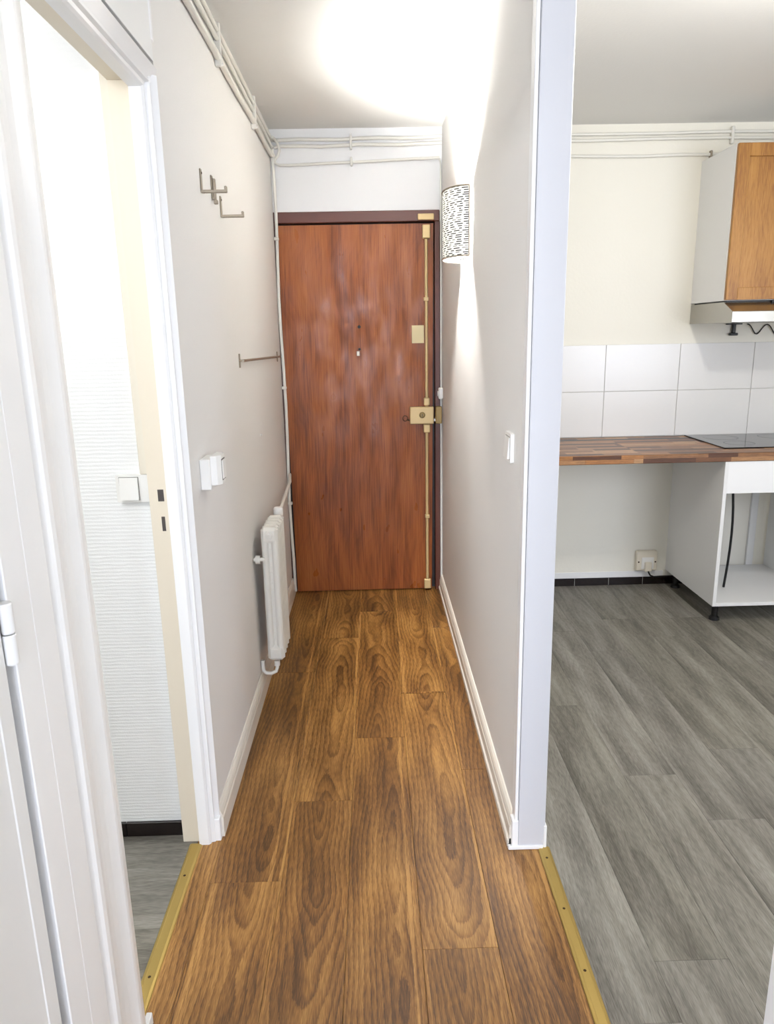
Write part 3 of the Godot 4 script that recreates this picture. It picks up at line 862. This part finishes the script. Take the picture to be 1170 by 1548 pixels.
# ---------------------------------------------------------------- pipes and cables under the ceiling
func pipes() -> void:
	var r := 0.0088
	var z := ZB + 0.012
	var ys := [2.445, 2.415]
	for k in 2:
		var y: float = ys[k]
		var p := [V(-0.472, y - 0.004 * k, z)]
		for i in 9:
			var x := lerpf(-0.45, XR - 0.004, i / 8.0)
			p.append(V(x, y + 0.003 * sin(i * 1.7 + k) + 0.005 * i / 8.0, z))
		solo("ceiling_pipe", MB.new().tube(p, r, 10), M.pipe, ["topmost white pipe along the wall above the front door", "second white pipe from the ceiling above the front door"][k], "pipe", V(-0.04, y, z))
	var p3 := [V(-0.470, 2.44, -3.93), V(-0.462, 2.44, -3.985), V(-0.452, 2.425, -4.008), V(-0.447, 2.40, z), V(-0.455, 2.375, z), V(-0.472, 2.355, z), V(-0.474, 2.338, z), V(-0.45, 2.328, z), V(-0.40, 2.327, z), V(-0.2, 2.334, z), V(0.0, 2.339, z), V(0.2, 2.347, z), V(0.372, 2.352, z)]
	solo("ceiling_pipe", MB.new().tube(p3, 0.007, 10), M.pipe, "looped lowest white pipe above the front door, curling in the left corner", "pipe", V(-0.04, 2.34, z))
	# pipes on the left wall
	var xs := XL + 0.012
	var lys := [2.462, 2.43, 2.372]
	var nm := ["topmost white pipe along the left hall wall, hugging the ceiling", "middle white pipe along the left hall wall under the ceiling", "lowest white pipe along the left hall wall, above the hooks"]
	for k in 3:
		var p := []
		for i in 12:
			p.append(V(xs, lys[k] + 0.003 * sin(i * 1.3 + k * 2.0) - 0.016 * (i / 11.0) * (1 if k < 2 else 0), lerpf(-1.92, -4.0, i / 11.0)))
		p.append(V(xs + 0.006, lys[k] - 0.016 * (1 if k < 2 else 0), ZB + 0.012))
		solo("ceiling_pipe", MB.new().tube(p, [0.009, 0.008, 0.0115][k], 10), M.pipe, nm[k], "pipe", V(xs, lys[k], -3.0))
	var c0 := 0
	for s in [[-2.68, "white pipe clip on the left wall, above the coat hooks"], [-3.42, "white pipe clip on the left wall, nearer the front door"]]:
		var t := thing("pipe_clip", s[1], "pipe clip", V(XL, 2.40, s[0]))
		obj("clip_bar", BX(XL, XL + 0.024, 2.345, 2.475, s[0] - 0.007, s[0] + 0.007, 0.003), M.pipe, t)
		obj("clip_screw", MB.new().lathe([Vector2(0, 0.006), Vector2(0.005, 0.005), Vector2(0.006, 0)], V(XL + 0.023, 2.352, s[0]), Vector3.RIGHT, 10), M.plast, t)
	var tc := thing("pipe_clip", "white double pipe clip on the wall above the front door", "pipe clip", V(-0.081, 2.43, ZB))
	obj("clip_bar", BX(-0.087, -0.075, 2.397, 2.463, ZB, ZB + 0.023, 0.003), M.pipe, tc)
	obj("clip_screw", MB.new().lathe([Vector2(0, 0.006), Vector2(0.005, 0.005), Vector2(0.006, 0)], V(-0.081, 2.470, ZB + 0.012), Vector3.BACK, 10), M.plast, tc)
	var td := thing("pipe_clip", "white single pipe clip on the looped pipe above the front door", "pipe clip", V(-0.081, 2.335, ZB))
	obj("clip_bar", BX(-0.087, -0.075, 2.318, 2.360, ZB, ZB + 0.022, 0.003), M.pipe, td)
	# riser in the back left corner
	var rp := []
	for i in 14:
		var y := lerpf(2.40, 0.02, i / 13.0)
		rp.append(V(-0.483 + 0.004 * sin(i * 1.1), y, ZB + 0.03 + 0.003 * sin(i * 2.0)))
	solo("riser_pipe", MB.new().tube(rp, 0.0085, 10), M.pipe, "white vertical heating pipe in the corner left of the front door", "pipe", V(-0.484, 0.02, ZB + 0.03))
	for y in [1.97, 1.2, 0.55]:
		solo("riser_clip", BX(XL, -0.471, y - 0.008, y + 0.008, ZB + 0.018, ZB + 0.043, 0.003), M.pipe, {1.97: "upper white clip on the corner heating pipe near the door head", 1.2: "middle white clip on the corner heating pipe left of the door", 0.55: "lowest white clip on the corner heating pipe by the radiator"}[y], "pipe clip", V(-0.484, y, ZB + 0.03))
	# kitchen pipes
	var kys := [2.452, 2.424, 2.346]
	var kn := ["topmost cream pipe along the kitchen wall under the ceiling", "second cream pipe along the kitchen wall under the ceiling", "lowest cream pipe on the kitchen wall, ending behind the wall cabinet"]
	for k in 3:
		var p := []
		for i in 9:
			p.append(V(lerpf(XK + 0.004, 3.2 if k < 2 else 2.0, i / 8.0), kys[k] + 0.003 * sin(i * 1.9 + k), z))
		solo("ceiling_pipe", MB.new().tube(p, 0.0078, 10), M.pipe, kn[k], "pipe", V(1.5, kys[k], z))
	var ka := thing("pipe_clip", "cream double pipe clip on the kitchen wall above the cabinet", "pipe clip", V(1.885, 2.44, ZB))
	obj("clip_bar", BX(1.877, 1.893, 2.395, 2.478, ZB, ZB + 0.023, 0.003), M.pipe, ka)
	var kc := thing("pipe_clip", "small clip on the lowest kitchen pipe at the cabinet corner", "pipe clip", V(1.782, 2.346, ZB))
	obj("clip_bar", BX(1.776, 1.788, 2.328, 2.366, ZB, ZB + 0.022, 0.003), M.nickel, kc)

# ---------------------------------------------------------------- kitchen
func kitchen() -> void:
	# worktop and hob
	solo("worktop", BX(0.885, 2.7, 0.842, 0.885, ZB + 0.009, -3.40, 0.003), M.stave, "butcher block wooden worktop with a dark-streaked front edge", "worktop", V(1.8, 0.842, -3.7))
	var hb := thing("hob", "black glass hob let into the wooden worktop", "hob", V(2.04, 0.885, -3.76))
	obj("glass_top", BX(1.755, 2.335, 0.885, 0.8905, -4.008, -3.527, 0.0015), M.glass, hb)
	for q in [[1.90, -3.67, 0.075], [1.90, -3.88, 0.09], [2.19, -3.67, 0.09], [2.19, -3.88, 0.075]]:
		obj("cooking_ring", MB.new().lathe([Vector2(q[2], 0.0), Vector2(q[2], 0.0003), Vector2(q[2] - 0.002, 0.0003), Vector2(q[2] - 0.002, 0.0)], V(q[0], 0.8905, q[1]), Vector3.UP, 40), mat(rgb(90, 90, 92), 0.4), hb)
	# base cabinet: open carcass
	var x0 := 1.706
	var x1 := 2.306
	var zf := -3.405
	var zr := ZB + 0.02
	var bc := thing("base_cabinet", "open white base cabinet under the hob with black feet", "cabinet", V(2.0, 0, -3.7))
	obj("side_panel", BX(x0, x0 + 0.018, 0.093, 0.842, zr, zf, 0.001), M.white, bc)
	obj("side_panel", BX(x1 - 0.018, x1, 0.093, 0.842, zr, zf, 0.001), M.white, bc)
	obj("bottom_panel", BX(x0 + 0.018, x1 - 0.018, 0.093, 0.111, zr, zf, 0.001), M.white, bc)
	obj("front_panel", BX(x0 + 0.018, x1 - 0.018, 0.682, 0.842, zf - 0.020, zf - 0.002, 0.001), M.frame, bc)
	obj("top_rail", BX(x0 + 0.018, x1 - 0.018, 0.824, 0.842, zr, zr + 0.09, 0.001), M.white, bc)
	for x in [x0 + 0.045, x1 - 0.045]:
		for z in [zf - 0.06, zr + 0.05]:
			obj("foot", MB.new().lathe([Vector2(0, 0.093), Vector2(0.026, 0.093), Vector2(0.026, 0.086), Vector2(0.016, 0.080), Vector2(0.016, 0.022), Vector2(0.025, 0.014), Vector2(0.027, 0.0), Vector2(0, 0)], V(x, 0, z), Vector3.UP, 18), M.black, bc)
	var hs := []
	for i in 10:
		var tt := i / 9.0
		hs.append(V(1.845 + 0.055 * sin(tt * 2.2) * (1.0 - tt * 0.55), lerpf(0.78, 0.118, tt), -3.62))
	solo("hob_cable", MB.new().tube(hs, 0.0065, 8), M.black, "black cable hanging inside the open base cabinet", "cable", V(1.82, 0.12, -3.62))
	solo("wall_duct", BX(2.185, 2.225, 0.05, 0.80, ZB, ZB + 0.018, 0.002), M.white, "white vertical duct on the wall inside the base cabinet", "duct", V(2.205, 0.05, ZB))
	# wall cabinet
	var wc := thing("wall_cabinet", "white wall cabinet with an oak framed door above the hood", "cabinet", V(2.05, 1.603, -3.84))
	obj("carcass", BX(1.744, 2.344, 1.603, 2.316, ZB, -3.662, 0.001), M.white, wc)
	var dz := -3.660
	obj("door_panel", BX(1.80, 2.288, 1.660, 2.260, dz, dz + 0.008), M.cabdoor, wc)
	obj("door_stile", BX(1.747, 1.803, 1.606, 2.314, dz, dz + 0.02, 0.0015), M.cabdoor, wc)
	obj("door_stile", BX(2.285, 2.341, 1.606, 2.314, dz, dz + 0.02, 0.0015), M.cabdoor, wc)
	obj("door_rail", BX(1.803, 2.285, 2.256, 2.314, dz, dz + 0.0195, 0.0015), M.cabdoor, wc)
	obj("door_rail", BX(1.803, 2.285, 1.606, 1.664, dz, dz + 0.0195, 0.0015), M.cabdoor, wc)
	# hood
	var hd := thing("range_hood", "slim stainless range hood under the oak wall cabinet", "range hood", V(2.045, 1.497, -3.8))
	var hp := PackedVector2Array([Vector2(ZB + 0.001, 1.497), Vector2(-3.556, 1.497), Vector2(-3.554, 1.499), Vector2(-3.554, 1.547), Vector2(-3.557, 1.55), Vector2(-3.655, 1.596), Vector2(ZB + 0.001, 1.596)])
	obj("hood_body", MB.new().prism(hp, V(1.745, 0, 0), Vector3.BACK, Vector3.UP, V(0.60, 0, 0)), M.steel, hd)
	obj("shadow_gap", BX(1.76, 2.33, 1.596, 1.603, ZB + 0.01, -3.66), M.black, hd)
	var gr := MB.new()
	for k in 14:
		var x := 1.98 + 0.012 * k
		gr.box(V(x, 1.5895, -3.66), V(x + 0.007, 1.6005, -3.640), 0.0)
	obj("vent_grille", gr, M.black, hd)
	var ps := MB.new()
	ps.box(V(1.945, 1.490, -4.026), V(2.025, 1.496, -4.0), 0.001)
	ps.box(V(1.975, 1.445, -4.022), V(1.994, 1.492, -4.004), 0.003)
	ps.box(V(1.962, 1.432, -4.022), V(2.006, 1.446, -4.0), 0.003)
	solo("hood_bracket", ps, M.black, "black T-shaped bracket hanging on the wall below the hood", "bracket", V(1.985, 1.432, -4.02))
	var cc := []
	for i in 25:
		var tt := i / 24.0
		cc.append(V(2.06 + 0.22 * tt, 1.492 - 0.032 * (1.0 - cos(tt * TAU * 2.0)) * 0.9 + 0.004 * sin(tt * 9.0), ZB + 0.010 + 0.004 * sin(tt * 13.0)))
	solo("hood_cable", MB.new().tube(cc, 0.0032, 7), M.dark, "thin dark cable looping on the wall below the hood", "cable", V(2.15, 1.44, ZB + 0.01))
	# outlet near the floor
	var ot := thing("power_outlet", "cream square power outlet low on the wall left of the base cabinet", "power outlet", V(1.59, 0.15, ZB))
	obj("outlet_box", BX(1.528, 1.650, 0.092, 0.212, ZB, ZB + 0.035, 0.005), M.cream, ot)
	obj("outlet_cover", BX(1.556, 1.628, 0.104, 0.176, ZB + 0.034, ZB + 0.040, 0.003), M.plast, ot)
	obj("cable_clamp", BX(1.572, 1.612, 0.092, 0.150, ZB + 0.039, ZB + 0.056, 0.004), M.cream, ot)
	for x in [1.54, 1.638]:
		obj("screw", MB.new().lathe([Vector2(0, 0.002), Vector2(0.004, 0.0015), Vector2(0.005, 0)], V(x, 0.147, ZB + 0.035), Vector3.BACK, 10), M.screw, ot)
	var oc := [V(1.592, 0.10, ZB + 0.05), V(1.596, 0.085, ZB + 0.056), V(1.606, 0.07, ZB + 0.055), V(1.63, 0.058, ZB + 0.045), V(1.67, 0.056, ZB + 0.035), V(1.76, 0.055, ZB + 0.035)]
	solo("outlet_cable", MB.new().tube(oc, 0.005, 8), M.black, "short black cable leaving the low kitchen outlet", "cable", V(1.62, 0.06, ZB + 0.05))

# ---------------------------------------------------------------- rooms around the picture, closing the space
func off_frame() -> void:
	struct_("wall_kitchen", BX(3.4, 3.5, 0, HC, ZB, 0.0), M.kwall, "right kitchen wall, out of the picture", "wall")
	var kw := MB.new()
	kw.box(V(XK, 0, -0.12), V(3.5, 0.85, 0.0))
	kw.box(V(XK, 2.15, -0.12), V(3.5, HC, 0.0))
	kw.box(V(XK, 0.85, -0.12), V(2.0, 2.15, 0.0))
	kw.box(V(3.3, 0.85, -0.12), V(3.5, 2.15, 0.0))
	struct_("wall_kitchen", kw, M.kwall, "near kitchen wall, out of the picture", "wall")
	struct_("wall_living", BX(-2.6, -0.53, 0, HC, 0.4, 0.5), M.frame, "wall left of the hall mouth, behind the camera", "wall")
	struct_("wall_living", BX(XK, 1.0, 0, HC, 0.0, 0.5), M.frame, "wall right of the hall mouth, behind the camera", "wall")
	struct_("wall_living", BX(-2.7, -2.6, 0, HC, 0.4, 4.6), M.frame, "left living room wall, behind the camera", "wall")
	struct_("wall_living", BX(1.0, 1.1, 0, HC, 0.4, 4.6), M.frame, "right living room wall, behind the camera", "wall")
	var w := MB.new()
	w.box(V(-2.7, 0, 4.5), V(1.1, 0.7, 4.6))
	w.box(V(-2.7, 2.4, 4.5), V(1.1, HC, 4.6))
	w.box(V(-2.7, 0.7, 4.5), V(-1.8, 2.4, 4.6))
	w.box(V(0.8, 0.7, 4.5), V(1.1, 2.4, 4.6))
	struct_("wall_living", w, M.frame, "living room window wall, behind the camera", "wall")
	struct_("floor", BX(-2.6, 1.0, -0.05, 0.0, 0.5, 4.6), mat(rgb(168, 160, 148), 0.5), "living room floor behind the camera", "floor")
	var wn := struct_root("window_1", "large living room window behind the camera", "window", V(-0.5, 0.7, 4.55))
	var fr := MB.new()
	for x in [-1.8, -0.53, 0.74]:
		fr.box(V(x, 0.7, 4.52), V(x + 0.06, 2.4, 4.58), 0.004)
	for y in [0.7, 2.34]:
		fr.box(V(-1.8, y, 4.52), V(0.8, y + 0.06, 4.58), 0.004)
	obj("window_frame", fr, M.frame, wn)
	var gl := mat(Color(1, 1, 1, 0.05), 0.02)
	gl.transparency = BaseMaterial3D.TRANSPARENCY_ALPHA
	obj("pane", BX(-1.74, -0.53, 0.76, 2.34, 4.548, 4.552), gl, wn)
	obj("pane", BX(-0.47, 0.74, 0.76, 2.34, 4.548, 4.552), gl, wn)
	var wk := struct_root("window_2", "kitchen window, out of the picture behind the wall end", "window", V(2.65, 0.85, -0.06))
	var fk := MB.new()
	for x in [2.0, 2.62, 3.24]:
		fk.box(V(x, 0.85, -0.09), V(x + 0.06, 2.15, -0.03), 0.004)
	for y in [0.85, 2.09]:
		fk.box(V(2.0, y, -0.09), V(3.3, y + 0.06, -0.03), 0.004)
	obj("window_frame", fk, M.frame, wk)
	obj("pane", BX(2.06, 2.62, 0.91, 2.09, -0.062, -0.058), gl, wk)
	obj("pane", BX(2.68, 3.24, 0.91, 2.09, -0.062, -0.058), gl, wk)
	for q in [["ceiling_lamp", "round glowing kitchen ceiling lamp, out of the picture", V(1.35, 2.36, -2.0)], ["ceiling_lamp", "round glowing toilet lamp, out of the picture", V(-1.45, 2.1, -0.8)]]:
		var p: Vector3 = q[2]
		var t := thing(q[0], q[1], "ceiling lamp", V(p.x, p.y, p.z))
		var gm := mat(Color.WHITE, 0.5)
		gm.emission_enabled = true
		gm.emission = rgb(255, 245, 226)
		gm.emission_energy_multiplier = 3.0
		obj("globe", MB.new().lathe([Vector2(0, -0.06), Vector2(0.035, -0.05), Vector2(0.058, -0.018), Vector2(0.058, 0.018), Vector2(0.035, 0.05), Vector2(0.02, 0.06), Vector2(0, 0.06)], p, Vector3.DOWN, 20), gm, t)
		obj("stem", MB.new().tube([p + V(0, 0.055, 0), V(p.x, HC, p.z)], 0.012, 10), M.white, t)
